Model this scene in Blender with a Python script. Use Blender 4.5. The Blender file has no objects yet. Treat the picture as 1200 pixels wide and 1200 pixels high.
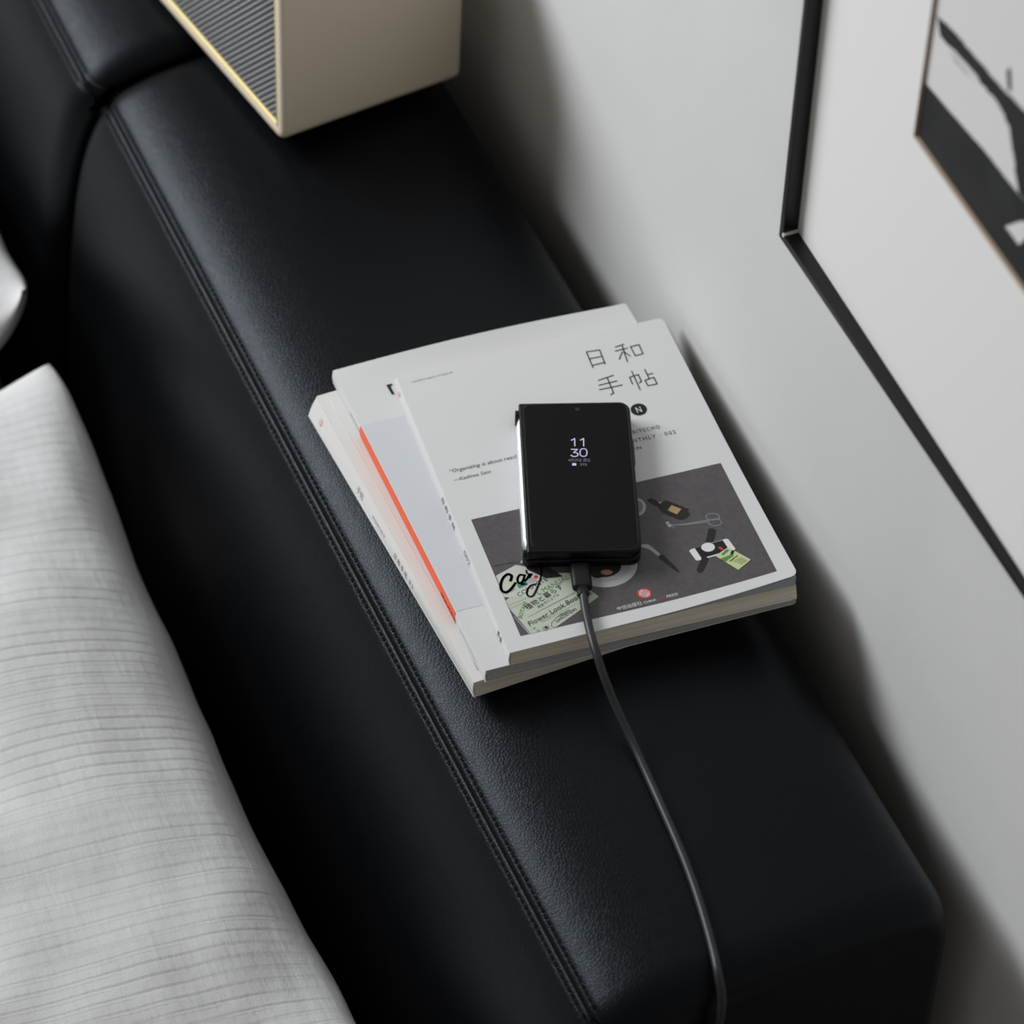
import bpy, bmesh, math, random
from mathutils import Vector, Matrix, noise
random.seed(7)
S = bpy.context.scene
COL = S.collection

# ------------------------------------------------------------------ camera
FPX = 4002.1                                   # focal length in pixels of a 1200 px frame
YAW, PITCH, ROLL = 0.418433, 0.843374, 0.026954
CAM = Vector((1.390273, -0.617493, 1.690711))  # z = 0 is the top of the leather headboard
FWD = Vector((-math.cos(YAW)*math.cos(PITCH), math.sin(YAW)*math.cos(PITCH), -math.sin(PITCH)))
_r = FWD.cross(Vector((0, 0, 1))).normalized(); _u = _r.cross(FWD)
RGT = _r*math.cos(ROLL) + _u*math.sin(ROLL)
UPV = _u*math.cos(ROLL) - _r*math.sin(ROLL)
cd = bpy.data.cameras.new('camera'); cam = bpy.data.objects.new('camera', cd); COL.objects.link(cam)
cd.sensor_width = 36; cd.lens = FPX/1200*36; cd.clip_start = .05; cd.clip_end = 50
m = Matrix.Identity(4)
for i in range(3):
    m[i][0], m[i][1], m[i][2], m[i][3] = RGT[i], UPV[i], -FWD[i], CAM[i]
cam.matrix_world = m
S.camera = cam
cd.dof.use_dof = True
cd.dof.focus_distance = (Vector((.09, .01, .04)) - CAM).dot(FWD)
cd.dof.aperture_fstop = 6.3

# ------------------------------------------------------------------ light
w = bpy.data.worlds.new('room_light'); S.world = w; w.use_nodes = True
bg = w.node_tree.nodes['Background']; bg.inputs[0].default_value = (1, .95, .89, 1); bg.inputs[1].default_value = .19
ld = bpy.data.lights.new('window_light', 'AREA'); ld.shape = 'RECTANGLE'; ld.size = 2.0; ld.size_y = 1.15; ld.energy = 104; ld.color = (.95, .975, 1)
lo = bpy.data.objects.new('window_light', ld); COL.objects.link(lo)
lo.location = (-2.1, -1.8, 1.66)
lo.rotation_euler = (Vector((0, 0, 0)) - lo.location).to_track_quat('-Z', 'Y').to_euler()

S.view_settings.view_transform = 'Standard'; S.view_settings.look = 'None'
S.view_settings.gamma = 1; S.view_settings.use_curve_mapping = False
S.view_settings.exposure = .05

# ------------------------------------------------------------------ helpers
def ray(x, y): return FWD + RGT*((x-600)/FPX) + UPV*((600-y)/FPX)
def onz(x, y, z): d = ray(x, y); return CAM + d*((z-CAM.z)/d.z)     # pixel ray meets a level surface
def ony(x, y, v): d = ray(x, y); return CAM + d*((v-CAM.y)/d.y)     # pixel ray meets a plane parallel to the wall

def mesh_obj(name, verts, faces, mats, parent=None, smooth=False, idx=None):
    """verts in world metres; stored relative to the parent's own axes"""
    me = bpy.data.meshes.new(name)
    if parent is not None:
        top = parent; inv = top['_inv'] if False else INV[parent.name]
        verts = [inv @ Vector(v) for v in verts]
    me.from_pydata([tuple(v) for v in verts], [], faces)
    for mt in (mats if isinstance(mats, (list, tuple)) else [mats]): me.materials.append(mt)
    if idx: me.polygons.foreach_set('material_index', idx)
    if smooth: me.polygons.foreach_set('use_smooth', [True]*len(me.polygons))
    bm = bmesh.new(); bm.from_mesh(me); bmesh.ops.recalc_face_normals(bm, faces=bm.faces); bm.to_mesh(me); bm.free()
    me.update()
    o = bpy.data.objects.new(name, me); COL.objects.link(o)
    if parent is not None:
        o.parent = parent; INV[o.name] = INV[parent.name]
    return o
INV = {}
def thing(name, label, cat, loc=(0, 0, 0), rz=0, group=None):
    o = bpy.data.objects.new(name, None); COL.objects.link(o)
    o.empty_display_size = .05
    o.location = loc; o.rotation_euler = (0, 0, rz)
    INV[o.name] = (Matrix.Translation(Vector(loc)) @ Matrix.Rotation(rz, 4, 'Z')).inverted()
    tag(o, label, cat, group); return o
def tag(o, label, cat, group=None):
    o['label'] = label; o['category'] = cat
    if group: o['group'] = group
    return o
def copy_tree(o, parent=None):
    c = o.copy(); COL.objects.link(c)
    if parent is not None: c.parent = parent
    for ch in list(o.children): copy_tree(ch, c)
    return c

def grid_solid(Pt, Pb, nu, nv):
    """closed solid between two parametric sheets, u and v in 0..1"""
    V = []; F = []
    for P in (Pt, Pb):
        for j in range(nv+1):
            for i in range(nu+1): V.append(P(i/nu, j/nv))
    n = nu+1; o = n*(nv+1)
    for j in range(nv):
        for i in range(nu):
            a = j*n+i
            F.append((a, a+1, a+n+1, a+n)); F.append((o+a, o+a+n, o+a+n+1, o+a+1))
    for i in range(nu):
        F.append((i, o+i, o+i+1, i+1)); a = nv*n+i; F.append((a, a+1, o+a+1, o+a))
    for j in range(nv):
        a = j*n; F.append((a, a+n, o+a+n, o+a)); a = j*n+nu; F.append((a, o+a, o+a+n, a+n))
    return V, F
def offset2(pts, d):
    """inset a counter-clockwise 2D outline by d"""
    n = len(pts); out = []
    for i in range(n):
        a, b, c = pts[i-1], pts[i], pts[(i+1) % n]
        e1 = Vector((b[0]-a[0], b[1]-a[1])); e2 = Vector((c[0]-b[0], c[1]-b[1]))
        if e1.length < 1e-9: e1 = e2
        if e2.length < 1e-9: e2 = e1
        e1.normalize(); e2.normalize()
        n1 = Vector((-e1.y, e1.x)); n2 = Vector((-e2.y, e2.x))
        s = n1+n2; k = max(.4, s.dot(n1))
        s = s/k
        out.append((b[0]+s.x*d, b[1]+s.y*d))
    return out
def rrect(w, h, rads, seg=8):
    """ccw rounded rectangle centred on 0; rads for (BL, BR, TR, TL)"""
    pts = []
    for (sx, sy, a0), r in zip(((-1, -1, math.pi), (1, -1, 1.5*math.pi), (1, 1, 0), (-1, 1, .5*math.pi)), rads):
        cx, cy = sx*(w/2-r), sy*(h/2-r)
        k = seg if r > 1e-4 else 0
        for i in range(k+1):
            a = a0+(math.pi/2)*(i/k if k else .5)
            rr = r if k else r*1.414
            pts.append((cx+rr*math.cos(a), cy+rr*math.sin(a)))
    return pts
def loft(rings, cap0=True, cap1=True):
    n = len(rings[0]); V = [p for r in rings for p in r]; F = []
    for k in range(len(rings)-1):
        for i in range(n):
            j = (i+1) % n
            F.append((k*n+i, k*n+j, (k+1)*n+j, (k+1)*n+i))
    if cap0: F.append(tuple(range(n-1, -1, -1)))
    if cap1: F.append(tuple(range((len(rings)-1)*n, len(rings)*n)))
    return V, F
def prism(out, z0, z1, bev, frame, seg=3):
    """outline extruded from z0 to z1 with rounded rims; frame maps (x, y, z) to world"""
    rings = []
    for k in range(seg+1):
        a = math.pi/2*k/seg
        rings.append([frame(x, y, z0+bev*(1-math.sin(a))) for x, y in offset2(out, bev*(1-math.cos(a)))][:])
    rings = rings[::-1]
    for k in range(seg+1):
        a = math.pi/2*k/seg
        rings.append([frame(x, y, z1-bev*(1-math.sin(a))) for x, y in offset2(out, bev*(1-math.cos(a)))])
    return loft(rings)
def box(a, b):
    x0, y0, z0 = a; x1, y1, z1 = b
    V = [(x, y, z) for z in (z0, z1) for y in (y0, y1) for x in (x0, x1)]
    return V, [(0, 2, 3, 1), (4, 5, 7, 6), (0, 1, 5, 4), (2, 6, 7, 3), (0, 4, 6, 2), (1, 3, 7, 5)]
class MB:
    def __init__(s): s.V = []; s.F = []; s.I = []
    def add(s, VF, mi=0):
        o = len(s.V); s.V += list(VF[0]); s.F += [tuple(i+o for i in f) for f in VF[1]]; s.I += [mi]*len(VF[1]); return s
    def obj(s, name, mats, parent=None, smooth=False): return mesh_obj(name, s.V, s.F, mats, parent, smooth, s.I)
def catmull(P, n=10):
    P = [Vector(p) for p in P]; out = []
    for i in range(len(P)-1):
        a, b, c, d = P[max(i-1, 0)], P[i], P[i+1], P[min(i+2, len(P)-1)]
        for k in range(n):
            t = k/n
            out.append(.5*((2*b)+(c-a)*t+(2*a-5*b+4*c-d)*t*t+(3*b-a-3*c+d)*t**3))
    return out+[P[-1]]
def tube(P, r, n=12, closed=False, flat=1.0):
    P = [Vector(p) for p in P]; rings = []; up = Vector((0, 0, 1)); m = len(P)
    for i, p in enumerate(P):
        t = (P[(i+1) % m]-P[i-1]) if closed else (P[min(i+1, m-1)]-P[max(i-1, 0)])
        t.normalize()
        s = t.cross(up)
        if s.length < .05: s = t.cross(Vector((0, 1, 0)))
        s.normalize(); q = s.cross(t)
        rr = r(i/(m-1)) if callable(r) else r
        rings.append([p+s*(rr*math.cos(a))+q*(rr*flat*math.sin(a)) for a in (2*math.pi*k/n for k in range(n))])
    if closed: rings.append(rings[0]); return loft(rings, False, False)
    return loft(rings)

# ------------------------------------------------------------------ materials
def mat(name, col, rough=.5, spec=.5, metal=0, coat=0, emit=None, es=0):
    mt = bpy.data.materials.new(name); mt.use_nodes = True
    b = mt.node_tree.nodes['Principled BSDF']
    b.inputs['Base Color'].default_value = (*col, 1); b.inputs['Roughness'].default_value = rough
    b.inputs['Specular IOR Level'].default_value = spec; b.inputs['Metallic'].default_value = metal
    b.inputs['Coat Weight'].default_value = coat
    if emit: b.inputs['Emission Color'].default_value = (*emit, 1); b.inputs['Emission Strength'].default_value = es
    return mt
def nd(mt, t, **kw):
    n = mt.node_tree.nodes.new(t)
    for k, v in kw.items():
        if k.startswith('i_'): n.inputs[k[2:].replace('_', ' ')].default_value = v
        else: setattr(n, k, v)
    return n
def lk(mt, a, b): mt.node_tree.links.new(a, b)
def coords(mt, scale=(1, 1, 1)):
    t = nd(mt, 'ShaderNodeTexCoord'); mp = nd(mt, 'ShaderNodeMapping'); mp.inputs['Scale'].default_value = scale
    lk(mt, t.outputs['Object'], mp.inputs['Vector']); return mp.outputs['Vector']
def bump(mt, height, strength, dist, prev=None):
    b = nd(mt, 'ShaderNodeBump'); b.inputs['Strength'].default_value = strength; b.inputs['Distance'].default_value = dist
    lk(mt, height, b.inputs['Height'])
    if prev is not None: lk(mt, prev, b.inputs['Normal'])
    lk(mt, b.outputs['Normal'], mt.node_tree.nodes['Principled BSDF'].inputs['Normal']); return b.outputs['Normal']
def mottle(mt, c1, c2, scale, vec=None, detail=4):
    n = nd(mt, 'ShaderNodeTexNoise'); n.inputs['Scale'].default_value = scale; n.inputs['Detail'].default_value = detail
    lk(mt, vec if vec is not None else coords(mt), n.inputs['Vector'])
    r = nd(mt, 'ShaderNodeValToRGB'); r.color_ramp.elements[0].position = .35; r.color_ramp.elements[1].position = .65
    r.color_ramp.elements[0].color = (*c1, 1); r.color_ramp.elements[1].color = (*c2, 1)
    lk(mt, n.outputs['Fac'], r.inputs['Fac']); lk(mt, r.outputs['Color'], mt.node_tree.nodes['Principled BSDF'].inputs['Base Color'])

LEATHER = mat('black_leather', (.0015, .0018, .0025), .365, .185)
LEATHER.node_tree.nodes['Principled BSDF'].inputs['Specular Tint'].default_value = (.78, .88, 1, 1)
v = coords(LEATHER)
vo = nd(LEATHER, 'ShaderNodeTexVoronoi', feature='DISTANCE_TO_EDGE'); vo.inputs['Scale'].default_value = 430; lk(LEATHER, v, vo.inputs['Vector'])
cr = nd(LEATHER, 'ShaderNodeMapRange'); cr.inputs['From Max'].default_value = .22; lk(LEATHER, vo.outputs['Distance'], cr.inputs['Value'])
nz = nd(LEATHER, 'ShaderNodeTexNoise'); nz.inputs['Scale'].default_value = 60; nz.inputs['Detail'].default_value = 3; lk(LEATHER, v, nz.inputs['Vector'])
n0 = bump(LEATHER, nz.outputs['Fac'], .25, .0010)
bump(LEATHER, cr.outputs['Result'], .28, .0003, n0)

THREAD = mat('black_thread', (.003, .003, .0035), .8, .1)
WALL = mat('white_plaster', (.66, .665, .655), .85, .2)
v = coords(WALL); n = nd(WALL, 'ShaderNodeTexNoise'); n.inputs['Scale'].default_value = 14; n.inputs['Detail'].default_value = 8; n.inputs['Roughness'].default_value = .65; lk(WALL, v, n.inputs['Vector'])
bump(WALL, n.outputs['Fac'], .16, .004)
mottle(WALL, (.64, .645, .64), (.675, .68, .675), 6, v)
FLOOR = mat('floor_wood', (.2, .16, .12), .5)
COTTON = mat('white_cotton', (.68, .68, .675), .9, .15)
v = coords(COTTON, (1, 1, 1)); n = nd(COTTON, 'ShaderNodeTexNoise'); n.inputs['Scale'].default_value = 900; n.inputs['Detail'].default_value = 2; lk(COTTON, v, n.inputs['Vector'])
n1 = bump(COTTON, n.outputs['Fac'], .25, .0006)
n = nd(COTTON, 'ShaderNodeTexNoise'); n.inputs['Scale'].default_value = 1; n.inputs['Detail'].default_value = 3; lk(COTTON, coords(COTTON, (30, 220, 30)), n.inputs['Vector'])
n2 = bump(COTTON, n.outputs['Fac'], .45, .0010, n1)
n = nd(COTTON, 'ShaderNodeTexNoise'); n.inputs['Scale'].default_value = 38; n.inputs['Detail'].default_value = 4; lk(COTTON, v, n.inputs['Vector'])
bump(COTTON, n.outputs['Fac'], .35, .0030, n2)
mottle(COTTON, (.585, .585, .585), (.635, .635, .635), 25, v)
SHEET = mat('beige_sheet', (.33, .31, .28), .9, .15)
FRAMEBLK = mat('black_frame', (.006, .006, .007), .38, .35)
MATBOARD = mat('mat_board', (.80, .80, .79), .9, .1)
MATCORE = mat('mat_core', (.40, .30, .22), .8, .1)
PAPER = mat('art_paper', (.7, .7, .695), .85, .1)
INK = mat('art_ink', (.022, .023, .025), .7, .2); mottle(INK, (.02, .021, .023), (.028, .029, .03), 40)
CHIP = mat('bare_wood_chip', (.75, .73, .68), .8, .1)

COVER = mat('white_card_cover', (.66, .665, .665), .55, .3)
COVERG = mat('white_gloss_cover', (.70, .695, .67), .10, .5)
BAND = mat('grey_paper_band', (.60, .615, .64), .6, .25)
ORANGE = mat('orange_paper', (.85, .13, .05), .5, .3)
def pages(name, c1, c2):
    mt = mat(name, c1, .9, .1); v = coords(mt, (6, 6, 1500))
    n = nd(mt, 'ShaderNodeTexNoise'); n.inputs['Scale'].default_value = 1; n.inputs['Detail'].default_value = 3; lk(mt, v, n.inputs['Vector'])
    bump(mt, n.outputs['Fac'], .6, .0006); mottle(mt, c1, c2, 1, v); return mt
PG_TAN = pages('tan_pages', (.54, .49, .39), (.70, .64, .53))
PG_GREY = pages('grey_pages', (.34, .325, .31), (.45, .43, .41))
PRINT = mat('printed_slate', (.085, .076, .082), .45, .35); mottle(PRINT, (.078, .07, .076), (.094, .085, .09), 300)
def ink(n, c, r=.55): return mat(n, c, r, .25)
K = ink('ink_black', (.012, .012, .013)); KT = ink('ink_teal_black', (.045, .06, .062)); KM = ink('ink_soft_black', (.13, .135, .14)); G5 = ink('ink_grey', (.32, .32, .33))
MINT = ink('ink_mint', (.50, .55, .45)); MINT2 = ink('ink_pale_mint', (.56, .59, .53)); LGREY = ink('ink_light_grey', (.42, .42, .44)); SILVER = ink('ink_silver', (.20, .20, .21))
DARK = ink('ink_dark_brown', (.022, .019, .018)); GREEN = ink('ink_green', (.11, .26, .07)); LIME = ink('ink_lime', (.55, .62, .30)); RED = ink('ink_red', (.55, .05, .035))
GOLDINK = ink('ink_gold', (.42, .30, .14)); WHITE = ink('ink_white', (.72, .72, .73)); TEAL = ink('ink_teal', (.06, .25, .24)); PINK = ink('ink_pink', (.75, .45, .42))
LILAC = ink('ink_lilac', (.34, .31, .48)); FAWN = ink('ink_fawn', (.35, .2, .15)); FLY = mat('blue_grey_flyleaf', (.36, .40, .43), .7, .2)

SCREEN = mat('dark_glass', (.004, .004, .0045), .16, .12)
BODY = mat('black_phone_shell', (.0035, .0035, .004), .3, .22)
BEZEL = mat('black_bezel', (.006, .006, .007), .3, .3)
CHROME = mat('polished_hinge', (.88, .9, .95), .36, .5, 1)
LENS = mat('camera_lens', (.012, .012, .014), .2, .3)
GLOW = mat('clock_glow', (.3, .3, .4), .5, .2, emit=(.62, .59, .83), es=.5)
GLOWDIM = mat('date_glow', (.1, .1, .12), .5, .2, emit=(.25, .25, .33), es=.35)
RUBBER = mat('black_cable', (.02, .021, .024), .42, .4)
PLUG = mat('black_plug', (.006, .006, .007), .5, .25)

CREAM = mat('cream_vinyl', (.68, .585, .46), .5, .3)
n = nd(CREAM, 'ShaderNodeTexNoise'); n.inputs['Scale'].default_value = 900; lk(CREAM, coords(CREAM), n.inputs['Vector']); bump(CREAM, n.outputs['Fac'], .3, .0006)
GOLD = mat('gold_piping', (.74, .62, .28), .45, .4, .2)
GRILLE = mat('grey_grille', (.12, .125, .135), .8, .2); GRILLEL = mat('grey_grille_thread', (.33, .335, .35), .75, .25)

# ------------------------------------------------------------------ room
YW = .158                                    # wall surface
def struct(name, VF, mt):
    o = mesh_obj(name, VF[0], VF[1], mt); o['kind'] = 'structure'; return o
struct('wall_back', box((-3, YW, -.62), (2.2, YW+.12, 1.9)), WALL)
struct('floor', box((-3, -3.2, -.67), (2.2, YW+.12, -.62)), FLOOR)

# ------------------------------------------------------------------ leather headboard modules
ZF = -.62
ANG = [(0, 0), (.03, 3), (.06, 7), (.085, 13), (.104, 22), (.116, 34), (.125, 44), (.134, 54), (.152, 65), (.18, 74), (.22, 79.5), (.30, 84), (.40, 86), (.62, 90)]
def _ang(q):
    for (a, t), (b, u) in zip(ANG, ANG[1:]):
        if q <= b: return math.radians(t+(u-t)*(q-a)/(b-a))
    return math.pi/2
PATH = [(0.0, 0.0)]; DS = .0005
for k in range(1300):
    t = _ang((k+.5)*DS); PATH.append((PATH[-1][0]-math.cos(t)*DS, PATH[-1][1]-math.sin(t)*DS))
SEAM = .125
_k = int(SEAM/DS); _y0 = onz(400, 640, PATH[_k][1]).y-PATH[_k][0]
PATH = [(y+_y0, z) for y, z in PATH]
def flare(x, y):                               # the front edge runs slightly out of parallel with the wall
    w_ = min(1, max(0, (.04-y)/.10)); return .0125*x*w_*w_*(3-2*w_)
def skin(q, out=0):
    """point on the leather section at arc length q from the crown towards the bed, lifted outwards"""
    k = min(int(q/DS), len(PATH)-2); f = q/DS-k; t = _ang(q)
    y = PATH[k][0]+(PATH[k+1][0]-PATH[k][0])*f; z = PATH[k][1]+(PATH[k+1][1]-PATH[k][1])*f
    return y-math.sin(t)*out, z+math.cos(t)*out
def head_profile():
    """outline of the section across the headboard (y, z)"""
    qs = [0, .01, .02, .03, .04, .05, .06, .068, .076, .084, .09, .096, .101, .106, .11, .114, .1165]
    L = [skin(q) for q in qs]
    for d, o in ((-.0066, 0), (-.0056, -.0003), (-.0030, -.0003), (-.0012, -.0002), (-.0007, -.0007), (-.0003, -.0016), (.0003, -.0016), (.0007, -.0007), (.0012, -.0002), (.0030, -.0003), (.0056, -.0003), (.0066, 0)):
        L.append(skin(SEAM+d, o))
    q = .1335
    while q < .62:
        y, z = skin(q)
        if z < ZF+.01: break
        L.append((y, z)); q += .004 if q < .19 else .012 if q < .3 else .03
    L.append((L[-1][0], ZF+.001))
    T = [(_y0, .0), (.03, -.0001), (.06, -.0009), (.085, -.0030), (.102, -.0068), (.1155, -.014), (.1245, -.026), (.1295, -.045), (.131, -.075), (.131, -.2), (.131, ZF+.001)]
    c = catmull([(y, z, 0) for y, z in T], 5)
    return [(p.x, p.y) for p in c[::-1]][:-1]+L
PROF = head_profile()
def headboard(x0, x1, dy, label):
    root = thing('headboard_module', label, 'headboard', ((x0+x1)/2, dy, ZF), 0, 'leather headboard modules along the wall')
    R = .026; rings = []
    ccw = PROF if sum(PROF[i-1][0]*PROF[i][1]-PROF[i][0]*PROF[i-1][1] for i in range(len(PROF))) > 0 else PROF[::-1]
    def ring(x, d): return [(x, y+dy+flare(x, y), max(z, ZF)) for y, z in offset2(ccw, d)]
    N = 7
    for k in range(N+1):
        a = math.pi/2*k/N; rings.append(ring(x0+R-R*math.sin(math.pi/2-a), R*(1-math.cos(math.pi/2-a))*.62))
    for k in range(1, 60): rings.append(ring(x0+R+(x1-x0-2*R)*k/60, .0006*math.sin(k*1.7)*math.sin(k*.43)*0))
    for k in range(N+1):
        a = math.pi/2*k/N; rings.append(ring(x1-R+R*math.sin(a), R*(1-math.cos(a))*.62))
    V, F = loft(rings)
    mesh_obj('upholstery', V, F, LEATHER, root, True)
    mb = MB()
    for dq in (-.0046, .0046):
        yc, zc = skin(SEAM+dq, -.0003); tt = _ang(SEAM+dq)
        x = x0+.020
        nrm = Vector((0, -math.sin(tt), math.cos(tt))); tv = Vector((0, math.cos(tt), math.sin(tt)))
        while x < x1-.020:
            c = Vector((x, yc+dy+flare(x, yc), zc)) + nrm*.0001
            pts = []
            for zz in (-.0006, .0004):
                for (a, b) in ((-.0019, 0), (-.0013, -.0009), (.0013, -.0009), (.0019, 0), (.0013, .0009), (-.0013, .0009)):
                    pts.append(c+Vector((a, 0, 0))+tv*b+nrm*zz)
            mb.add(([tuple(p) for p in pts], [(0, 1, 2, 3, 4, 5), (11, 10, 9, 8, 7, 6)]+[(i, (i+1) % 6, (i+1) % 6+6, i+6) for i in range(6)]))
            x += .0050
    s = mb.obj('stitching', THREAD, root); s['kind'] = 'stuff'
    # dark groove cord along the middle of the band
    mesh_obj('seam_cord', *tube([(x0+.018+(x1-x0-.036)*k/20, skin(SEAM, -.0017)[0]+dy+flare(x0+.018+(x1-x0-.036)*k/20, -.115), skin(SEAM, -.0017)[1]) for k in range(21)], .0007, 6), THREAD, root)
    return root
headboard(-.507, .402, 0, 'black leather headboard block carrying the books, phone and cable')
headboard(-1.42, -.513, -.007, 'black leather headboard block beyond the gap, without any books on it')

# ------------------------------------------------------------------ bed and pillows
ZM = -.315
bed = thing('bed', 'bed with a beige sheet in shadow under the white pillows', 'bed', (-.4, -1.1, ZF))
out = rrect(2.9, 1.85, (.06,)*4, 8)
mesh_obj('mattress', *prism(out, ZF+.14, ZM, .04, lambda x, y, z: (x-.5, y-1.14, z), 5), SHEET, bed, True)
mesh_obj('bed_base', *prism(rrect(2.8, 1.75, (.03,)*4, 4), ZF+.05, ZF+.14, .006, lambda x, y, z: (x-.5, y-1.14, z), 2), FRAMEBLK, bed)
for sx in (-1, 1):
    for sy in (-1, 1):
        mesh_obj('leg', *tube([(-.5+sx*1.2, -1.14+sy*.7, ZF), (-.5+sx*1.2, -1.14+sy*.7, ZF+.052)], .03, 12), FRAMEBLK, bed)

def make_pillow(xc, yc, rz, label, seed, res=10):
    root = thing('pillow', label, 'pillow', (xc, yc, ZM), rz)
    LX, LY, TH = .37, .25, .088
    nx, ny = 74*res, 110
    M = Matrix.Translation(Vector((xc, yc, ZM))) @ Matrix.Rotation(rz, 4, 'Z')
    def height(u, v):
        a = max(0, 1-abs(u)**3.4); b = max(0, 1-abs(v)**3.0)
        return (a**.50)*(b**.48)
    def P(side):
        def f(s, t):
            u = 2*s-1; v = 2*t-1
            # ease the samples towards the rim
            u = math.copysign(1-(1-abs(u))**1.12, u); v = math.copysign(1-(1-abs(v))**1.25, v)
            cn = (abs(u)*abs(v))**7; x = LX*u*(1-.055*(1-v*v)*abs(u)**4-.08*cn); y = LY*v*(1-.035*(1-u*u)*abs(v)**4-.08*cn)
            y += .005*noise.noise(Vector((x*7+seed, 1.7, .3)))*abs(v)**6 + .002*noise.noise(Vector((x*25, 2.7, seed)))*abs(v)**10
            h = height(u, v)*TH
            ph = (x/.0100) % 1.0
            fade = min(1, (1-abs(v))*7)*min(1, (1-abs(u))*9)
            rib = (.00035*ph - .0006*math.exp(-((ph-.9)/.05)**2))*fade*(.9+.4*noise.noise(Vector((x*9, y*7, 5.5))))
            q = Vector((x*5+seed, y*5, 3.1))
            wr = .013*noise.noise(q)*fade + .006*noise.noise(q*2.7)*fade
            cr = .0022*noise.noise(Vector((x*16+y*9, y*26-x*5, seed)))*fade
            corner = (abs(u)*abs(v))**3.5
            z = h+ (rib+wr+cr) if side > 0 else -.80*h
            z += .098 - .03*(abs(u)**6+abs(v)**6)*.0 + .070*corner
            return M @ Vector((x, y, max(z, .0008)))
        return f
    V, F = grid_solid(P(1), P(-1), nx, ny)
    mesh_obj('pillow_case', V, F, COTTON, root, True)
    return root
make_pillow(-.030, -.448, 0, 'white ribbed cotton pillow lying beside the headboard block with the books', 2.3)
p2 = make_pillow(-.794, -.4415, 0, 'white pillow beside the farther headboard block, only its corner showing', 7.9, 4)

# ------------------------------------------------------------------ picture on the wall
YF = .138
fc = ony(912.5, 274.5, YF)
FX0, FZ0 = fc.x, .5*(fc.z+ony(1200, 705, YF).z); FX1, FZ1 = FX0+.62, FZ0+.82
pic = thing('framed_picture', 'abstract black and white print in a thin black frame hanging on the wall', 'picture', ((FX0+FX1)/2, YW, FZ0))
BW = .0052
def bar(a, b, c, d):   # outer start, outer end, inner end, inner start in (x, z)
    q = [a, b, c, d]
    V = [(x, YF, z) for x, z in q]+[(x, YW, z) for x, z in q]
    return V, [(3, 2, 1, 0), (4, 5, 6, 7)]+[(i, (i+1) % 4, (i+1) % 4+4, i+4) for i in range(4)]
O = [(FX0, FZ0), (FX1, FZ0), (FX1, FZ1), (FX0, FZ1)]
I = [(FX0+BW, FZ0+BW), (FX1-BW, FZ0+BW), (FX1-BW, FZ1-BW), (FX0+BW, FZ1-BW)]
for k in range(4):
    j = (k+1) % 4
    o = mesh_obj('frame_bar', *bar(O[k], O[j], I[j], I[k]), FRAMEBLK, pic)
    bv = o.modifiers.new('edge', 'BEVEL'); bv.width = .0006; bv.segments = 2
YM = .148
mc = ony(1070, 160, YM-.002); MX0, MZ0 = mc.x, mc.z; MX1, MZ1 = FX1-(MX0-FX0), FZ1-.13
Mo = [(MX0, MZ0), (MX1, MZ0), (MX1, MZ1), (MX0, MZ1)]
Mi = [(MX0+.001, MZ0+.001), (MX1-.001, MZ0+.001), (MX1-.001, MZ1-.001), (MX0+.001, MZ1-.001)]
warp = lambda x: -.0155*(x-FX0-BW)           # the board leans forward towards its right side
V = [(x, YM+warp(x), z) for x, z in I]+[(x, YM+warp(x), z) for x, z in Mo]+[(x, YM+.0022+warp(x), z) for x, z in Mi]+[(x, YM+.0022+warp(x), z) for x, z in I]
F = []; Ix = []
for k in range(4):
    j = (k+1) % 4
    F += [(k, j, 4+j, 4+k), (4+k, 4+j, 8+j, 8+k), (12+j, 12+k, 8+k, 8+j), (k, 12+k, 12+j, j)]; Ix += [0, 1, 0, 0]
mesh_obj('mat_board', V, F, [MATBOARD, MATCORE], pic, False, Ix)
V, F = box((FX0+BW, YM+.0023, FZ0+BW), (FX1-BW, YM+.004, FZ1-BW))
mesh_obj('art_paper', [(x, y+warp(x), z) for x, y, z in V], F, PAPER, pic)
mesh_obj('corner_chip', *box((FX0+BW-.0005, YF-.0002, FZ0+BW-.0010), (FX0+BW+.0012, YM, FZ0+BW+.0016)), CHIP, pic)
YA = YM+.0021
def art(name, pts, mt, layer=0, rough=.0006):
    P = [ony(x, y, YA+warp(ony(x, y, YA).x)) for x, y in pts]
    out = []
    for i, p in enumerate(P):
        q = P[(i+1) % len(P)]; n = max(1, int((q-p).length/.002))
        for k in range(n):
            r = p.lerp(q, k/n); g = rough*noise.noise(r*350)
            r.x = min(max(r.x+g, MX0+.0002), MX1-.0002); r.z = min(max(r.z+g, MZ0+.0002), MZ1-.0002)
            out.append((r.x, YA+warp(r.x)-.0001*layer, r.z))
    return mesh_obj(name, out, [tuple(range(len(out)))], mt, pic)
art('inked_shape', [(1070, 78), (1078, 90), (1100, 115), (1122, 141), (1150, 172), (1191, 224), (1250, 292), (1330, 380), (1330, 560), (1200, 350), (1070, 160)], INK, 0)
art('inked_shape', [(1098, 18), (1108, 27), (1121, 40), (1140, 63), (1158, 84), (1176, 105), (1200, 129), (1240, 160), (1290, 230), (1290, 330), (1230, 262), (1205, 240), (1193, 224), (1189, 190), (1182, 146), (1170, 121), (1157, 106), (1149, 97), (1146, 90), (1132, 74), (1120, 60), (1110, 52), (1102, 42), (1100, 30)], INK, 1, .0012)
art('inked_shape', [(1114, 58), (1120, 68), (1135, 86), (1146, 94), (1132, 86), (1119, 72)], mat('dry_brush', (.42, .42, .42), .8, .1), 1, .001)
art('inked_shape', [(1181, 84), (1184, 78), (1185, 108), (1181, 104)], INK, 2, .0012)
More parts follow.
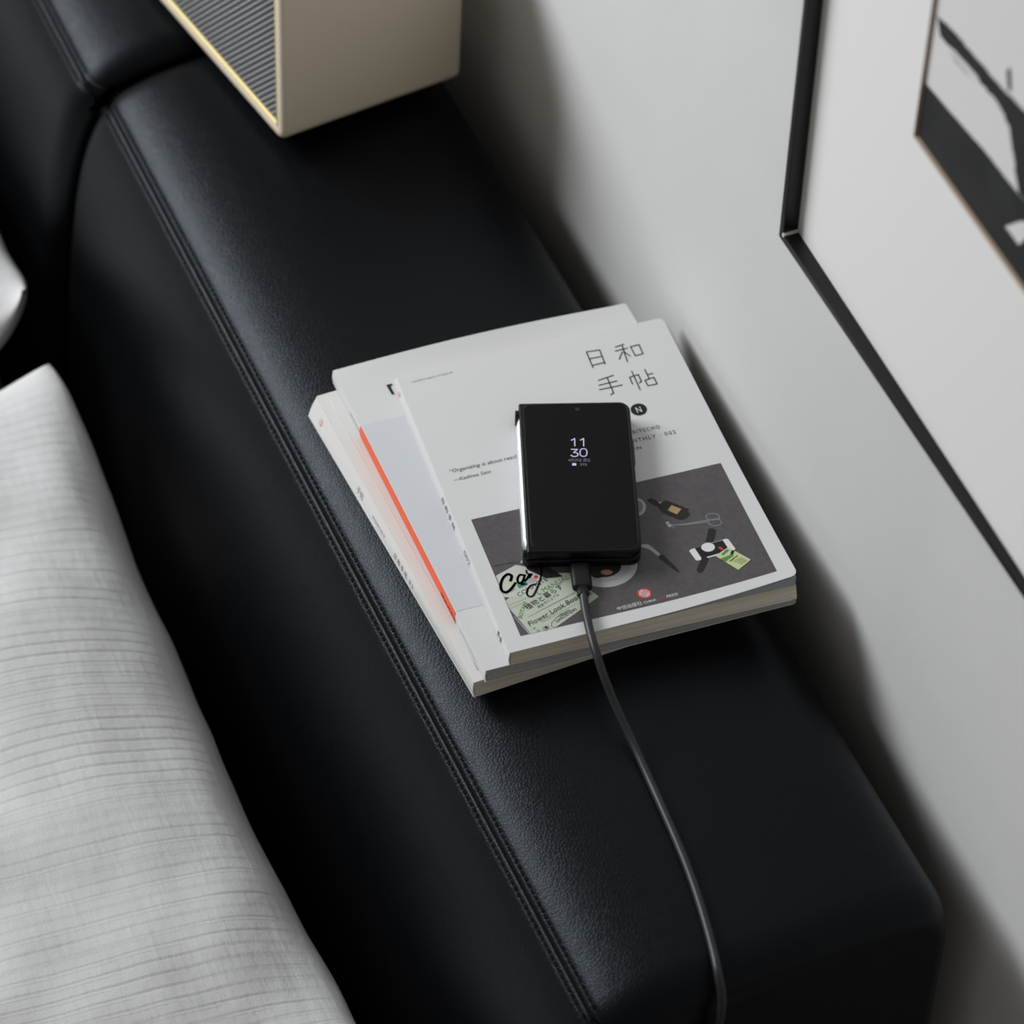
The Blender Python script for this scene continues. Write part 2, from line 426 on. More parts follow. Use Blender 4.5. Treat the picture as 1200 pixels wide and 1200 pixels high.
art('paper_gap', [(1179, 265), (1196, 259), (1222, 262), (1194, 287)], PAPER, 2, .001)

# ------------------------------------------------------------------ books
def lerp3(a, b, t): return a.lerp(b, t)
class Book:
    def __init__(s, name, label, top, bot, cover, page, lift=None, corner=.003, flat_spine=0):
        s.T = [Vector(p) for p in top]; s.B = [Vector(p) for p in bot]     # TL TR BR BL
        c = sum(s.B, Vector())/4; d = (s.B[1]-s.B[0]); rz = math.atan2(d.y, d.x)
        s.root = thing(name, label, 'book', (c.x, c.y, min(p.z for p in s.B)), rz, 'paperbacks stacked on the headboard')
        s.lift = lift or (lambda u, v: 0); s.cr = corner
        s.W = (s.T[1]-s.T[0]).length; s.H = (s.T[3]-s.T[0]).length
        ct = .0005
        W, H = s.W, s.H
        def shape(P, dz):
            def f(u, v):
                # round the two outer corners
                vv = min(v, 1-v)*H; k = 1
                if vv < s.cr: k = 1-(s.cr-math.sqrt(max(0, s.cr**2-(s.cr-vv)**2)))/W
                q = P(-.0006/W+u*k*(1+.0006/W), v); return q+Vector((0, 0, dz))
            return f
        ease = lambda t: .5-.5*math.cos(math.pi*t)
        def fine(f): return lambda u, v: f(u, ease(v))
        s.front = mesh_obj('front_cover', *grid_solid(fine(shape(s.top, 0)), fine(shape(s.top, -ct)), 24, 36), cover, s.root)
        mesh_obj('back_cover', *grid_solid(fine(shape(s.bottom, ct)), fine(shape(s.bottom, 0)), 8, 24), cover, s.root)
        ins = .00025
        def pt(u, v): return s.flat(ins*2/W+u*(1-ins*4/W), ins/H+v*(1-2*ins/H))-Vector((0, 0, ct*1.3))
        def pb(u, v): return s.bottom(ins*2/W+u*(1-ins*4/W), ins/H+v*(1-2*ins/H))+Vector((0, 0, ct*1.1))
        s.pages = mesh_obj('page_block', *grid_solid(pt, pb, 10, 10), page, s.root)
        # spine: slightly bulging strip between the two left edges
        left = (s.T[0]-s.T[1]).normalized()
        def so(k):
            def f(a, v):
                a2 = .05+.9*a; p = s.top(0, v).lerp(s.bottom(0, v), a2); return p+left*(.0006*math.sin(math.pi*a)+.00045-k)
            return f
        mesh_obj('spine', *grid_solid(so(0), so(.0009), 8, 24), cover, s.root)
        s.so = so
    def flat(s, u, v):
        return s.T[0].lerp(s.T[1], u).lerp(s.T[3].lerp(s.T[2], u), v)
    def top(s, u, v):
        p = s.flat(u, v).copy(); p.z += s.lift(u, v); return p
    def bottom(s, u, v):
        return s.B[0].lerp(s.B[1], u).lerp(s.B[3].lerp(s.B[2], u), v)
    def uv(s, x, y):
        z = s.T[0].z
        u = v = .5
        for it in range(6):
            P = onz(x, y, z)
            for k in range(4):
                q = s.flat(u, v); e = 1e-4
                du = (s.flat(u+e, v)-q)/e; dv = (s.flat(u, v+e)-q)/e; r = P-q
                det = du.x*dv.y-du.y*dv.x
                u += (r.x*dv.y-r.y*dv.x)/det; v += (du.x*r.y-du.y*r.x)/det
            z = s.top(min(max(u, 0), 1), min(max(v, 0), 1)).z
        return u, v
    def at(s, x, y, h=.0001):
        p = s.top(*s.uv(x, y)).copy(); p.z += h; return p
    def poly(s, mb, pts, mi=0, h=.0001):
        P = [s.at(x, y, h) for x, y in pts]; mb.add(([tuple(p) for p in P], [tuple(range(len(P)))]), mi)
    def disc(s, mb, cx, cy, rx, ry, mi=0, h=.0001, n=24, rot=0):
        c, q = math.cos(rot), math.sin(rot)
        s.poly(mb, [(cx+rx*math.cos(a)*c-ry*math.sin(a)*q, cy+rx*math.cos(a)*q+ry*math.sin(a)*c) for a in (2*math.pi*k/n for k in range(n))], mi, h)
    def stroke(s, mb, pts, width, mi=0, h=.0001):
        P = [s.at(x, y, h) for x, y in pts]
        for a, b in zip(P, P[1:]):
            d = (b-a); d.z = 0; d.normalize(); n = Vector((-d.y, d.x, 0))*width/2; e = d*width*.35
            mb.add(([tuple(p) for p in (a-e-n, b+e-n, b+e+n, a-e+n)], [(0, 1, 2, 3)]), mi)

def text_mesh(body, size, shear=0, spacing=1, align='LEFT'):
    c = bpy.data.curves.new('lettering', 'FONT'); c.body = body; c.size = size; c.shear = shear; c.space_character = spacing; c.align_x = align
    c.resolution_u = 2
    o = bpy.data.objects.new('lettering', c); COL.objects.link(o)
    dg = bpy.context.evaluated_depsgraph_get(); me = bpy.data.meshes.new_from_object(o.evaluated_get(dg))
    V = [v.co.copy() for v in me.vertices]; F = [tuple(p.vertices) for p in me.polygons]
    bpy.data.objects.remove(o); bpy.data.curves.remove(c); bpy.data.meshes.remove(me)
    return V, F
def text_on(mb, body, origin, xd, yd, width=None, size=.004, mi=0, shear=0, height=None, align='LEFT', spacing=1):
    """lettering laid out from origin along xd, scaled to a width and height in metres"""
    V, F = text_mesh(body, 1, shear, spacing, align)
    if not V: return
    x0 = min(v.x for v in V); x1 = max(v.x for v in V); y0 = min(v.y for v in V); y1 = max(v.y for v in V)
    sx = width/(x1-x0) if width else size; sy = height/(y1-y0) if height else sx if width is None or height is None else sx
    bx = x0 if align == 'LEFT' else x1
    mb.add(([tuple(origin+xd*((v.x-bx)*sx)+yd*((v.y-(y0 if height else 0))*sy)) for v in V], F), mi)
def axes(book, x, y, dx, dy):
    """writing direction on a cover from one pixel to another"""
    a = book.at(x, y, .0002); b = book.at(dx, dy, .0002); X = (b-a); L = X.length; X.normalize(); n = Vector((0, 0, 1)); return a, X, n.cross(X).normalized(), L

# bottom paperback
z1, z2, z3 = .0127, .0236, .0346
D1, D2, D3 = 0, 0, 0
tl, bl = onz(372, 464, z1-D1), onz(555.5, 800, z1-D1)
along = (bl-tl).normalized(); right = Vector((0, 0, 1)).cross(along); wid = .188
b1 = Book('paperback', 'glossy white paperback at the bottom of the book pile, lying on the leather', [tl, tl+right*wid+Vector((0, 0, D1)), bl+right*wid+Vector((0, 0, D1)), bl],
          [onz(362, 487, .0003-D1), onz(362, 487, .0003-D1)+right*(wid+.004)+Vector((0, 0, D1)), onz(556, 817, .0003-D1)+right*wid+Vector((0, 0, D1)), onz(556, 817, .0003-D1)], COVERG, PG_TAN,
          corner=.004)
# middle paperback
tl, bl = onz(391, 434, z2-D2), onz(570, 786, z2-D2); tr = onz(733, 355, z2)
br = bl+(tr-tl)
bb = [onz(391, 448, z1+.0002-D2), None, None, onz(570, 800, z1+.0002-D2)]
bb[1] = bb[0]+(tr-tl); bb[2] = bb[3]+(br-bl)
bump2 = lambda u, v: .0035*math.sin(math.pi*min(1, u*1.05))*max(0, 1-v*9)**1.5
b2 = Book('paperback', 'white paperback with an orange and grey paper band, middle of the book pile', [tl, tr, br, bl], bb, COVER, PG_GREY, lift=bump2, corner=.002)
# top paperback
tl, tr, br, bl = onz(466, 443, z3-D3), onz(776, 372, z3), onz(935.5, 673, z3+.0062), onz(598, 765, z3-D3)
br.z = z3
bb = [onz(460, 449, z2+.0002-D3), onz(776, 372, z3), onz(935, 702, z2+.0002), onz(597.5, 779.5, z2+.0002-D3)]
bb[1] = bb[0]+(tr-tl); bb[1].z = z2+.0002
b3 = Book('paperback', 'white paperback with a dark still-life photo on its cover, topmost, under the phone', [tl, tr, br, bl], bb, COVER, PG_TAN,
          lift=lambda u, v: .0062*(max(0, u-.5)/.5)**1.8*(max(0, v-.45)/.55)**1.6, corner=.0045)
# under the lifting corner of the top cover the first sheets curl up
RAMP = lambda u, v: (max(0, u-.25)/.75)**1.3*max(0, v)**2
n_ = 11
for k, vt in enumerate(b3.pages.data.vertices):
    if k < n_*n_: vt.co.z -= .0042*RAMP((k % n_)/(n_-1), (k//n_)/(n_-1))
def fly(lo):
    def f(u, v):
        p = b3.flat(.006+u*.990, .004+v*.992).copy()
        p.z += -.00075-(.0002+.0042*RAMP(u, v) if lo else -.8*b3.lift(u, v)+.001*RAMP(u, v)); return p
    return f
mesh_obj('flyleaf', *grid_solid(fly(0), fly(1), 12, 12), FLY, b3.root)
mesh_obj('cover_crease', *tube([b1.top(.034, .03+.94*k/20)+Vector((0, 0, -.00035)) for k in range(21)], .0005, 8), COVER, b1.root, True)

# --- band of the middle book
mb = MB(); va, vb = .195, .815
def bp(h): return lambda u, v: b2.top(u, va+(vb-va)*v)+Vector((0, 0, h))
obi = mesh_obj('paper_band', *grid_solid(bp(.00014), bp(-.0002), 10, 20), BAND, b2.root)
def bs(k): return lambda a, v: b2.so(k)(a, va+(vb-va)*v)
mesh_obj('band_spine', *grid_solid(bs(-.0004), bs(.0003), 8, 20), ORANGE, obi)
mb = MB(); b2.poly(mb, [(452.5, 451.5), (462, 449), (462.8, 451.2), (457.3, 452.6), (462.3, 462), (459.3, 462.8)], 0, .0003)
mb.obj('cover_lettering', K, b2.root)

# --- lettering on the spines
def spine_text(bk, body, v, a, wlen, hgt, mt, name='spine_lettering', parent=None, spacing=1.0, out=.0009):
    o = bk.so(-out+.0006)(a, v); e = bk.so(-out+.0006)(a, min(v+.1, 1)); X = (e-o).normalized()
    Y = (bk.so(-out+.0006)(a-.3, v)-o).normalized()
    mb = MB(); text_on(mb, body, o, X, Y, width=wlen, mi=0, spacing=spacing)
    return mb.obj(name, mt, parent or bk.root)
spine_text(b1, '日和手帖 02', .535, .75, .030, .004, KM, spacing=1.7)
spine_text(b1, '手帖', .30, .7, .010, .004, G5)
spine_text(b1, 'MONTHLY', .40, .7, .020, .003, G5, spacing=1.3)
spine_text(b2, 'BEAUTIFUL', .735, .75, .026, .003, K, out=.0012)
spine_text(b2, 'WHITE MONTHLY', .845, .75, .03, .003, G5, spacing=1.2)
spine_text(b2, 'HIYORI', .13, .75, .02, .003, G5, spacing=1.3)
spine_text(b3, '日和手帖', .44, .75, .028, .003, KT, spacing=1.4)
spine_text(b3, '002', .63, .75, .012, .003, G5)
for bk, v in ((b1, .06), (b3, .05)):
    mb = MB(); c = bk.so(-.0004)(.5, v); X = (bk.so(-.0004)(.5, v+.05)-c).normalized(); Y = (bk.so(-.0004)(.1, v)-c).normalized()
    mb.add(([tuple(c+X*.0022*math.cos(t)+Y*.0022*math.sin(t)) for t in (2*math.pi*k/16 for k in range(16))], [tuple(range(16))]))
    mb.obj('spine_mark', PINK, bk.root)
mb = MB(); c = b3.so(-.0006)(.62, .915); X = (b3.so(-.0006)(.62, .95)-c).normalized(); Y = (b3.so(-.0006)(.2, .915)-c).normalized()
text_on(mb, 'N', c, X, Y, width=.0065, height=.005); mb.obj('spine_logo', K, b3.root)

# --- title of the top book, single thin strokes
def C6(x, y): return (680+x/7.06, 370+y/7.06)
TITLE = [[(50, 300), (105, 430)], [(50, 300), (160, 284), (205, 400)], [(76, 357), (180, 337)], [(100, 412), (198, 388)],
         [(290, 260), (360, 237)], [(290, 293), (390, 268)], [(345, 245), (390, 382)], [(348, 300), (322, 362)], [(360, 298), (415, 335)], [(415, 258), (485, 240), (518, 315), (455, 332), (415, 258)],
         [(150, 536), (272, 494)], [(155, 576), (303, 540)], [(158, 613), (345, 574)], [(222, 512), (275, 640), (252, 655)],
         [(425, 460), (495, 612)], [(432, 567), (408, 510), (480, 488), (505, 545), (488, 556)], [(533, 445), (568, 518)], [(553, 490), (598, 478)], [(535, 535), (608, 510), (635, 565), (560, 580), (535, 535)]]
mb = MB()
for st in TITLE: b3.stroke(mb, [C6(*p) for p in st], .00085, 0, .0002)
mb.obj('title_lettering', KT, b3.root)
mb = MB(); b3.disc(mb, 748.5, 480, 9.6, 7, 0, .0002, 28)
a, X, Y, L = axes(b3, 747.3, 484.2, 755.3, 482.2)
text_on(mb, 'N', a+Vector((0, 0, .0001)), X, Y, width=.0034, height=.0052, mi=1)
mb.obj('cover_badge', [K, WHITE], b3.root)
for body, ex, ey, wl in (('HIYORITECHO', 774, 499.5, .030), ('MONTHLY : 002', 792.5, 505.5, .0385), ('JPN', 752.5, 524.5, .0085)):
    mb = MB(); a, X, Y, L = axes(b3, ex, ey+2.5, ex+30, ey+2.5-6.6)
    text_on(mb, body, a, X, Y, width=wl, height=.0033, align='RIGHT', spacing=1.3)
    mb.obj('cover_lettering', KT, b3.root)
for body, p, q in (('“Organizing is about reaching', (527.5, 554.5), (617, 534)), ('—Kashiwa Sato', (532, 564.5), (575.5, 554))):
    mb = MB(); a, X, Y, L = axes(b3, *p, *q); text_on(mb, body, a, X, Y, width=L, shear=.25)
    mb.obj('cover_lettering', KM, b3.root)
mb = MB(); a, X, Y, L = axes(b3, 483, 448.5, 531, 437); text_on(mb, 'monthly magazine of daily life', a, X, Y, width=L)
mb.obj('cover_lettering', G5, b3.root)

# --- still-life photo on the top cover
ph = [b3.uv(*p) for p in ((552, 609), (844.5, 542.6), (910.5, 669.3), (610, 745.5))]
def pp(h):
    def f(s, t):
        u = (ph[0][0]*(1-s)+ph[1][0]*s)*(1-t)+(ph[3][0]*(1-s)+ph[2][0]*s)*t
        v = (ph[0][1]*(1-s)+ph[1][1]*s)*(1-t)+(ph[3][1]*(1-s)+ph[2][1]*s)*t
        return b3.top(u, v)+Vector((0, 0, h))
    return f
photo = mesh_obj('cover_photo', *grid_solid(pp(.00010), pp(-.0002), 16, 12), PRINT, b3.root)
def C5(x, y): return (570+x/8.571, 655+y/8.571)
def C7(x, y): return (740+x/6.667, 560+y/6.667)
H1, H2, H3, H4 = .00018, .00026, .00034, .00042
mb = MB()   # botanical magazine
b3.poly(mb, [C5(*p) for p in ((195, 420), (330, 300), (520, 150), (840, 140), (1010, 290), (1130, 380), (690, 692), (448, 752), (235, 505))], 0, H1)
b3.poly(mb, [C5(*p) for p in ((268, 575), (285, 585), (448, 752), (428, 757))], 3, H1)
for p, q in (((215, 470), (400, 400)), ((240, 500), (380, 440)), ((420, 585), (890, 345)), ((500, 540), (900, 330)), ((560, 640), (900, 450))): b3.stroke(mb, [C5(*p), C5(*q)], .0003, 2, H2)
for body, p, q, mi, hg in (('植物と暮らす', (415, 515), (775, 290), 1, .0058), ('完全マニュアル', (525, 500), (735, 365), 1, .0024), ('Flower Look Book', (440, 680), (960, 385), 1, .0052), ('MY FAVORITE FLOWERS', (560, 640), (920, 400), 2, .0018),
                       ('BOTANI', (355, 600), (410, 440), 4, .004), ('L MANUAL', (530, 365), (840, 195), 4, .0042), ('URBAN', (735, 590), (845, 525), 1, .0022), ('GARDENERS', (705, 645), (910, 512), 1, .0024), ('JSE', (1000, 400), (1070, 350), 1, .003)):
    a, X, Y, L = axes(b3, *C5(*p), *C5(*q)); a.z += H3-.0002
    text_on(mb, body, a, X, Y, width=L, height=None, mi=mi, shear=.15 if 'Look' in body else 0)
b3.stroke(mb, [C5(*p) for p in ((690, 690), (655, 680), (655, 645), (690, 600), (760, 550))], .0003, 1, H2)
for x, y, r in ((480, 700, 2.2), (520, 722, 2), (590, 700, 3.5), (610, 685, 3)): b3.disc(mb, *C5(x, y), r, r*.7, 2, H2, 10)
mb.obj('printed_magazine', [MINT, K, G5, LILAC, GREEN], photo)
mb = MB()   # card with script lettering
b3.poly(mb, [C5(*p) for p in ((95, 172), (295, 62), (420, 85), (555, 120), (545, 200), (480, 330), (420, 392), (180, 387))], 0, H2)
for pts, mi in ((((215, 240), (300, 235), (320, 290), (250, 285)), 2), (((300, 260), (400, 225), (420, 260), (330, 300)), 3), (((330, 235), (390, 230), (405, 262), (345, 270)), 4)):
    b3.poly(mb, [C5(*p) for p in pts], mi, H3)
b3.disc(mb, *C5(497, 183), 2.6, 2, 5, H3, 12)
b3.poly(mb, [C5(*p) for p in ((415, 210), (470, 190), (510, 215), (470, 245), (420, 245))], 6, H3)
def sm(pts): return [(p.x, p.y) for p in catmull([(x, y, 0) for x, y in pts], 6)]
for pts, wd in ((((242, 222), (252, 175), (215, 158), (172, 190), (146, 250), (152, 315), (195, 338), (245, 308), (292, 245)), .0019), (((380, 168), (335, 165), (312, 205), (325, 245), (362, 228), (385, 165), (372, 220), (400, 212), (430, 165), (455, 158)), .0015),
                ((((545, 60), (552, 150), (520, 270), (470, 370), (420, 375), (408, 330), (440, 275), (500, 255)), .0012)), (((400, 120), (410, 150), (450, 160), (430, 195)), .0011)):
    b3.stroke(mb, [C5(*p) for p in sm(pts)], wd, 1, H4)
for body, p, q, mi in (('COMPLETE', (330, 385), (620, 215), 1), ('CASA', (190, 365), (300, 315), 4)):
    a, X, Y, L = axes(b3, *C5(*p), *C5(*q)); a.z += H3-.0002; text_on(mb, body, a, X, Y, width=L, mi=mi)
mb.obj('printed_card', [MINT2, K, LIME, TEAL, GREEN, RED, LGREY], photo)
mb = MB(); b3.stroke(mb, [(578, 664), (588, 661.5), (600, 659.5), (613, 659)], .0004, 0, H1); b3.poly(mb, [(612, 657), (622, 655), (640, 663), (660, 676), (640, 678), (618, 668)], 0, H4); b3.disc(mb, 612, 659, 2.5, 1.6, 1, H4, 10)
mb.obj('printed_pen', [DARK, LGREY], photo)
mb = MB(); b3.disc(mb, 708, 662, 39, 26.5, 0, H1, 40); b3.disc(mb, 708, 662, 31, 20, 3, H2, 32); b3.disc(mb, 706, 664, 22, 13, 1, H3, 20); b3.disc(mb, 711, 671, 7, 3.2, 2, H4, 14); b3.disc(mb, 700, 675, 6, 3, 1, H4, 14)
mb.obj('printed_plate', [LGREY, DARK, FAWN, ink('ink_plate', (.36, .36, .375))], photo)
mb = MB(); b3.disc(mb, 746, 594.5, 11, 10.5, 0, H1, 28); b3.disc(mb, 745, 594, 8.5, 8, 1, H2, 24); mb.obj('printed_saucer', [LGREY, SILVER], photo)
mb = MB(); b3.poly(mb, [C7(*p) for p in ((60, 520), (130, 520), (165, 545), (228, 600), (208, 612), (140, 560), (85, 545))], 0, H1); b3.poly(mb, [C7(*p) for p in ((226, 600), (250, 605), (365, 715), (380, 742), (345, 730), (212, 625))], 1, H1)
mb.obj('printed_fork', [LGREY, DARK], photo)
mb = MB(); b3.poly(mb, [C7(*p) for p in ((118, 175), (150, 158), (200, 182), (230, 196), (270, 175), (450, 245), (442, 265), (460, 288), (430, 320), (380, 333), (240, 275), (205, 228), (140, 197))], 0, H1)
b3.poly(mb, [C7(*p) for p in ((313, 215), (390, 245), (355, 287), (283, 255))], 1, H2); b3.poly(mb, [C7(*p) for p in ((203, 190), (238, 190), (225, 205))], 1, H2); mb.obj('printed_bottle', [DARK, GOLDINK], photo)
mb = MB(); b3.stroke(mb, [C7(*p) for p in ((280, 355), (330, 372), (430, 362), (600, 332), (690, 322))], .0011, 0, H2); b3.stroke(mb, [C7(*p) for p in ((320, 395), (335, 372), (430, 368), (600, 345))], .0009, 0, H2)
b3.stroke(mb, [C7(*p) for p in ((282, 352), (300, 378))], .0022, 1, H2)
for cx, cy in ((634, 306), (652, 350)):
    b3.stroke(mb, [C7(cx+52*math.cos(t), cy+26*math.sin(t)) for t in (2*math.pi*k/20 for k in range(21))], .0009, 0, H2)
mb.obj('printed_scissors', [SILVER, LGREY], photo)
mb = MB(); b3.poly(mb, [C7(*p) for p in ((600, 400), (630, 392), (665, 412), (650, 470), (640, 500), (580, 500))], 0, H1); b3.poly(mb, [C7(*p) for p in ((560, 600), (605, 635), (580, 690), (555, 735), (520, 742), (508, 722))], 0, H3)
b3.disc(mb, *C7(598, 545), 8, 5.2, 1, H4, 24); mb.obj('printed_watch', [DARK, WHITE], photo)
mb = MB(); b3.poly(mb, [C7(*p) for p in ((450, 572), (465, 560), (735, 478), (755, 480), (812, 555), (800, 572), (520, 648), (503, 645))], 0, H2); b3.poly(mb, [C7(*p) for p in ((494, 552), (712, 488), (765, 568), (548, 632))], 1, H3)
mb.obj('printed_phone', [WHITE, K], photo)
mb = MB(); b3.poly(mb, [C7(*p) for p in ((655, 612), (755, 545), (932, 642), (835, 722))], 0, H4); b3.poly(mb, [C7(*p) for p in ((690, 637), (785, 600), (800, 612), (735, 660))], 1, H4+.0001); b3.poly(mb, [C7(*p) for p in ((780, 572), (806, 568), (790, 620), (765, 620))], 2, H4+.0001)
b3.poly(mb, [C7(*p) for p in ((700, 600), (745, 560), (765, 570), (715, 612))], 3, H4+.0001); b3.poly(mb, [C7(*p) for p in ((672, 545), (695, 540), (722, 560), (705, 570))], 4, H4)
for k in range(5): b3.stroke(mb, [C7(790+k*16, 655-k*0+k*6), C7(860+k*10, 625+k*6)], .0003, 2, H4+.0001)
b3.stroke(mb, [C7(770, 655), C7(828, 612)], .0008, 2, H4+.0001)
mb.obj('printed_leaflet', [LIME, GREEN, K, TEAL, RED], photo)
mb = MB(); b3.disc(mb, 755, 695.6, 8.6, 6, 0, H1, 28)
for k in range(-3, 4):
    hh = 4.4*math.sqrt(max(0, 1-(k/3.9)**2)); b3.stroke(mb, [(755+k*1.9-.2*hh, 695.6-hh), (755+k*1.9+.2*hh, 695.6+hh)], .00042, 1, H2)
b3.stroke(mb, [(750, 697), (752, 692)], .0004, 1, H2); b3.stroke(mb, [(758, 699), (761, 694)], .0004, 1, H2)
mb.obj('publisher_logo', [RED, WHITE], photo)
mb = MB()
for body, p, q, mi in (('中信出版社', (724, 715.5), (753, 708.3), 0), ('·CHINA', (754, 708), (769.5, 704), 0), ('CITIC', (770, 704), (781.5, 701), 1), ('PRESS', (782, 700.8), (795, 697.4), 0)):
    a, X, Y, L = axes(b3, *p, *q); text_on(mb, body, a, X, Y, width=L, mi=mi)
mb.obj('publisher_line', [WHITE, RED], photo)

# ------------------------------------------------------------------ folded phone
ZP0, ZP1 = z3+.0003, z3+.0003+.0146
cs = [onz(*p, ZP1) for p in ((611, 473), (742, 469), (748.3, 646.5), (614, 647))]
pc = sum(cs, Vector())/4; ax = ((cs[1]-cs[0])+(cs[2]-cs[3])).normalized(); PZ = math.atan2(ax.y, ax.x)
PW, PH = ((cs[1]-cs[0]).length+(cs[2]-cs[3]).length)/2, ((cs[0]-cs[3]).length+(cs[1]-cs[2]).length)/2
phone = thing('folding_phone', 'black folding phone showing the time, lying on the topmost book', 'phone', (pc.x, pc.y, ZP0), PZ)
Rm = Matrix.Translation(Vector((pc.x, pc.y, 0))) @ Matrix.Rotation(PZ, 4, 'Z')
fr = lambda x, y, z: Rm @ Vector((x, y, z))
rads = (.0012, .0075, .0075, .0012)
mesh_obj('lower_half', *prism(rrect(PW, PH, rads, 8), ZP0, ZP0+.0066, .0016, fr, 4), BODY, phone, True)
upper = mesh_obj('upper_half', *prism(rrect(PW, PH, rads, 8), ZP0+.0074, ZP1, .0016, fr, 4), BODY, phone, True)
for o in (upper,):
    pass
mesh_obj('screen', *prism(rrect(PW-.0052, PH-.0060, (.0055, .0065, .0065, .0055), 8), ZP1-.0004, ZP1+.00012, .00012, lambda x, y, z: fr(x+.0006, y+.0004, z), 1), SCREEN, upper)
V, F = tube([fr(x, y, ZP1+.00014) for x, y in [(a+.0006, b+.0004) for a, b in rrect(PW-.0050, PH-.0058, (.0056, .0066, .0066, .0056), 8)]], .00022, 6, True)
mesh_obj('screen_rim', V, F, BEZEL, upper, True)
# hinge along the left edge: polished strip between two dark caps
hy0, hy1 = -PH/2+.004, PH/2-.008
rings = []
for k in range(25):
    y = hy0+(hy1-hy0)*k/24; e = min(1, min(k, 24-k)/1.5)
    rings.append([fr(-PW/2+.0012-(.0040*e)*max(0, math.cos(t))**.7, y, (ZP0+ZP1)/2-.0006+.0056*math.sin(t)) for t in (-math.pi/2+math.pi*q/10 for q in range(11))])
V, F = loft(rings, True, True)
mesh_obj('hinge', V, F, CHROME, phone, True)
for y0, y1 in ((hy1-.001, hy1+.0035), (hy0-.0025, hy0+.001)):
    mesh_obj('hinge_cap', *prism([(-PW/2-.0024, y0), (-PW/2+.004, y0), (-PW/2+.004, y1), (-PW/2-.0024, y1)], ZP0+.001, ZP1-.0022, .0008, fr, 2), BODY, phone, True)
# side keys, lens, port
for y0, y1 in ((.012, .032),):
    mesh_obj('side_key', *prism([(PW/2-.001, y0), (PW/2+.0007, y0), (PW/2+.0007, y1), (PW/2-.001, y1)], ZP1-.0052, ZP1-.0025, .0003, fr, 2), BODY, phone, True)
def phone_px(x, y, h=.00025): p = onz(x, y, ZP1+h); return p
lc = phone_px(676.5, 479.5)
mesh_obj('front_camera', [tuple(lc+Vector((.0017*math.cos(t), .0017*math.sin(t), 0))) for t in (2*math.pi*k/20 for k in range(20))], [tuple(range(20))], LENS, upper)
X = ax; Y = Vector((-ax.y, ax.x, 0))
mb = MB()
def ptext(body, x, y, wpx, mi, hpx=None, spacing=1):
    o = phone_px(x, y); e = phone_px(x+wpx, y); t = phone_px(x, y-(hpx or 1)); L = (e-o).length
    text_on2(mb, body, o, (e-o).normalized(), Vector((0, 0, 1)).cross((e-o).normalized()), L, (t-o).length, mi, spacing)
def text_on2(mb, body, o, X, Y, L, Hh, mi, spacing):
    V, F = text_mesh(body, 1, 0, spacing)
    x0 = min(v.x for v in V); x1 = max(v.x for v in V); y0 = min(v.y for v in V); y1 = max(v.y for v in V)
    mb.add(([tuple(o+X*((v.x-x0)/(x1-x0)*L)+Y*((v.y-y0)/(y1-y0)*Hh)) for v in V], F), mi)
def pstroke(pts, wd=.00072):
    P = [phone_px(655+x/24, 500+y/24) for x, y in pts]
    for a, b in zip(P, P[1:]):
        d = (b-a).normalized(); n = Vector((-d.y, d.x, 0))*wd/2; e = d*wd*.3
        mb.add(([tuple(p) for p in (a-e-n, b+e-n, b+e+n, a-e+n)], [(0, 1, 2, 3)]), 0)
pstroke([(348, 385), (440, 332), (447, 545)]); pstroke([(602, 380), (692, 332), (696, 545)])
pstroke([(345, 637), (520, 637), (410, 728), (475, 728), (530, 755), (540, 790), (515, 822), (460, 840), (395, 836), (338, 800)])
pstroke([(690+98*math.copysign(abs(math.cos(t))**.8, math.cos(t)), 727+108*math.copysign(abs(math.sin(t))**.8, math.sin(t))) for t in (2*math.pi*k/28 for k in range(29))])
mb.obj('clock_digits', [GLOW], upper)
mb = MB(); ptext('4月29日 週五', 665.8, 541, 26.5, 0, 3.6); ptext('59%', 680, 545.8, 8, 0, 3.0)
q = [phone_px(x, y) for x, y in ((670.5, 545.5), (675.3, 545.5), (675.3, 542.8), (670.5, 542.8))]; mb.add(([tuple(p) for p in q], [(0, 1, 2, 3)]), 1)
mb.obj('date_line', [GLOWDIM, GLOW], upper)

# ------------------------------------------------------------------ charging cable
zc = ZP0+.0040
pb0 = onz(679, 662, zc); dirp = (onz(682.5, 694, zc)-onz(679, 668, zc)).normalized()
pb0 = pb0
side = Vector((-dirp.y, dirp.x, 0))
cable = thing('charging_cable', 'black charging cable plugged into the phone, trailing over the leather', 'cable', (pb0.x, pb0.y, z3+.0003), 0)
def pf(o, r): return lambda x, y, z: o+dirp*y+side*x+Vector((0, 0, z))
plen = (onz(682, 690, zc)-pb0).length
def sect(w, h, r): return rrect(w, h, (r,)*4, 5)
rings = []
for t, sc in ((0, .8), (.03, .95), (.06, 1), (.9, 1), (.97, .95), (1, .8)):
    rings.append([pb0+dirp*(plen*t)+side*(x*sc)+Vector((0, 0, y*sc)) for x, y in sect(.0130, .0066, .0029)])
mesh_obj('plug_housing', *loft(rings), PLUG, cable, True)
p1 = pb0+dirp*plen; rl = .0062
rings = []
for t, sc in ((-.1, 1), (.85, .92), (.95, .85), (1, .7)):
    rings.append([p1+dirp*(rl*t)+side*(x*sc)+Vector((0, 0, y*sc)) for x, y in sect(.0082, .0058, .0027)])
mesh_obj('strain_relief', *loft(rings), PLUG, cable, True)
RW = .0028
pts = [p1+dirp*(rl*.6), onz(686, 715, zc-.0002), onz(692, 742, zc+.0006), onz(699, 766, .0375), onz(708, 793, .030), onz(722, 828, .018), onz(741, 868, .0075), onz(757, 904, .0032), onz(775, 944, .0026), onz(793, 985, .0026), onz(809, 1025, .0026), onz(823, 1067, .0026), onz(835, 1110, .0026), onz(842, 1143, .0015)]
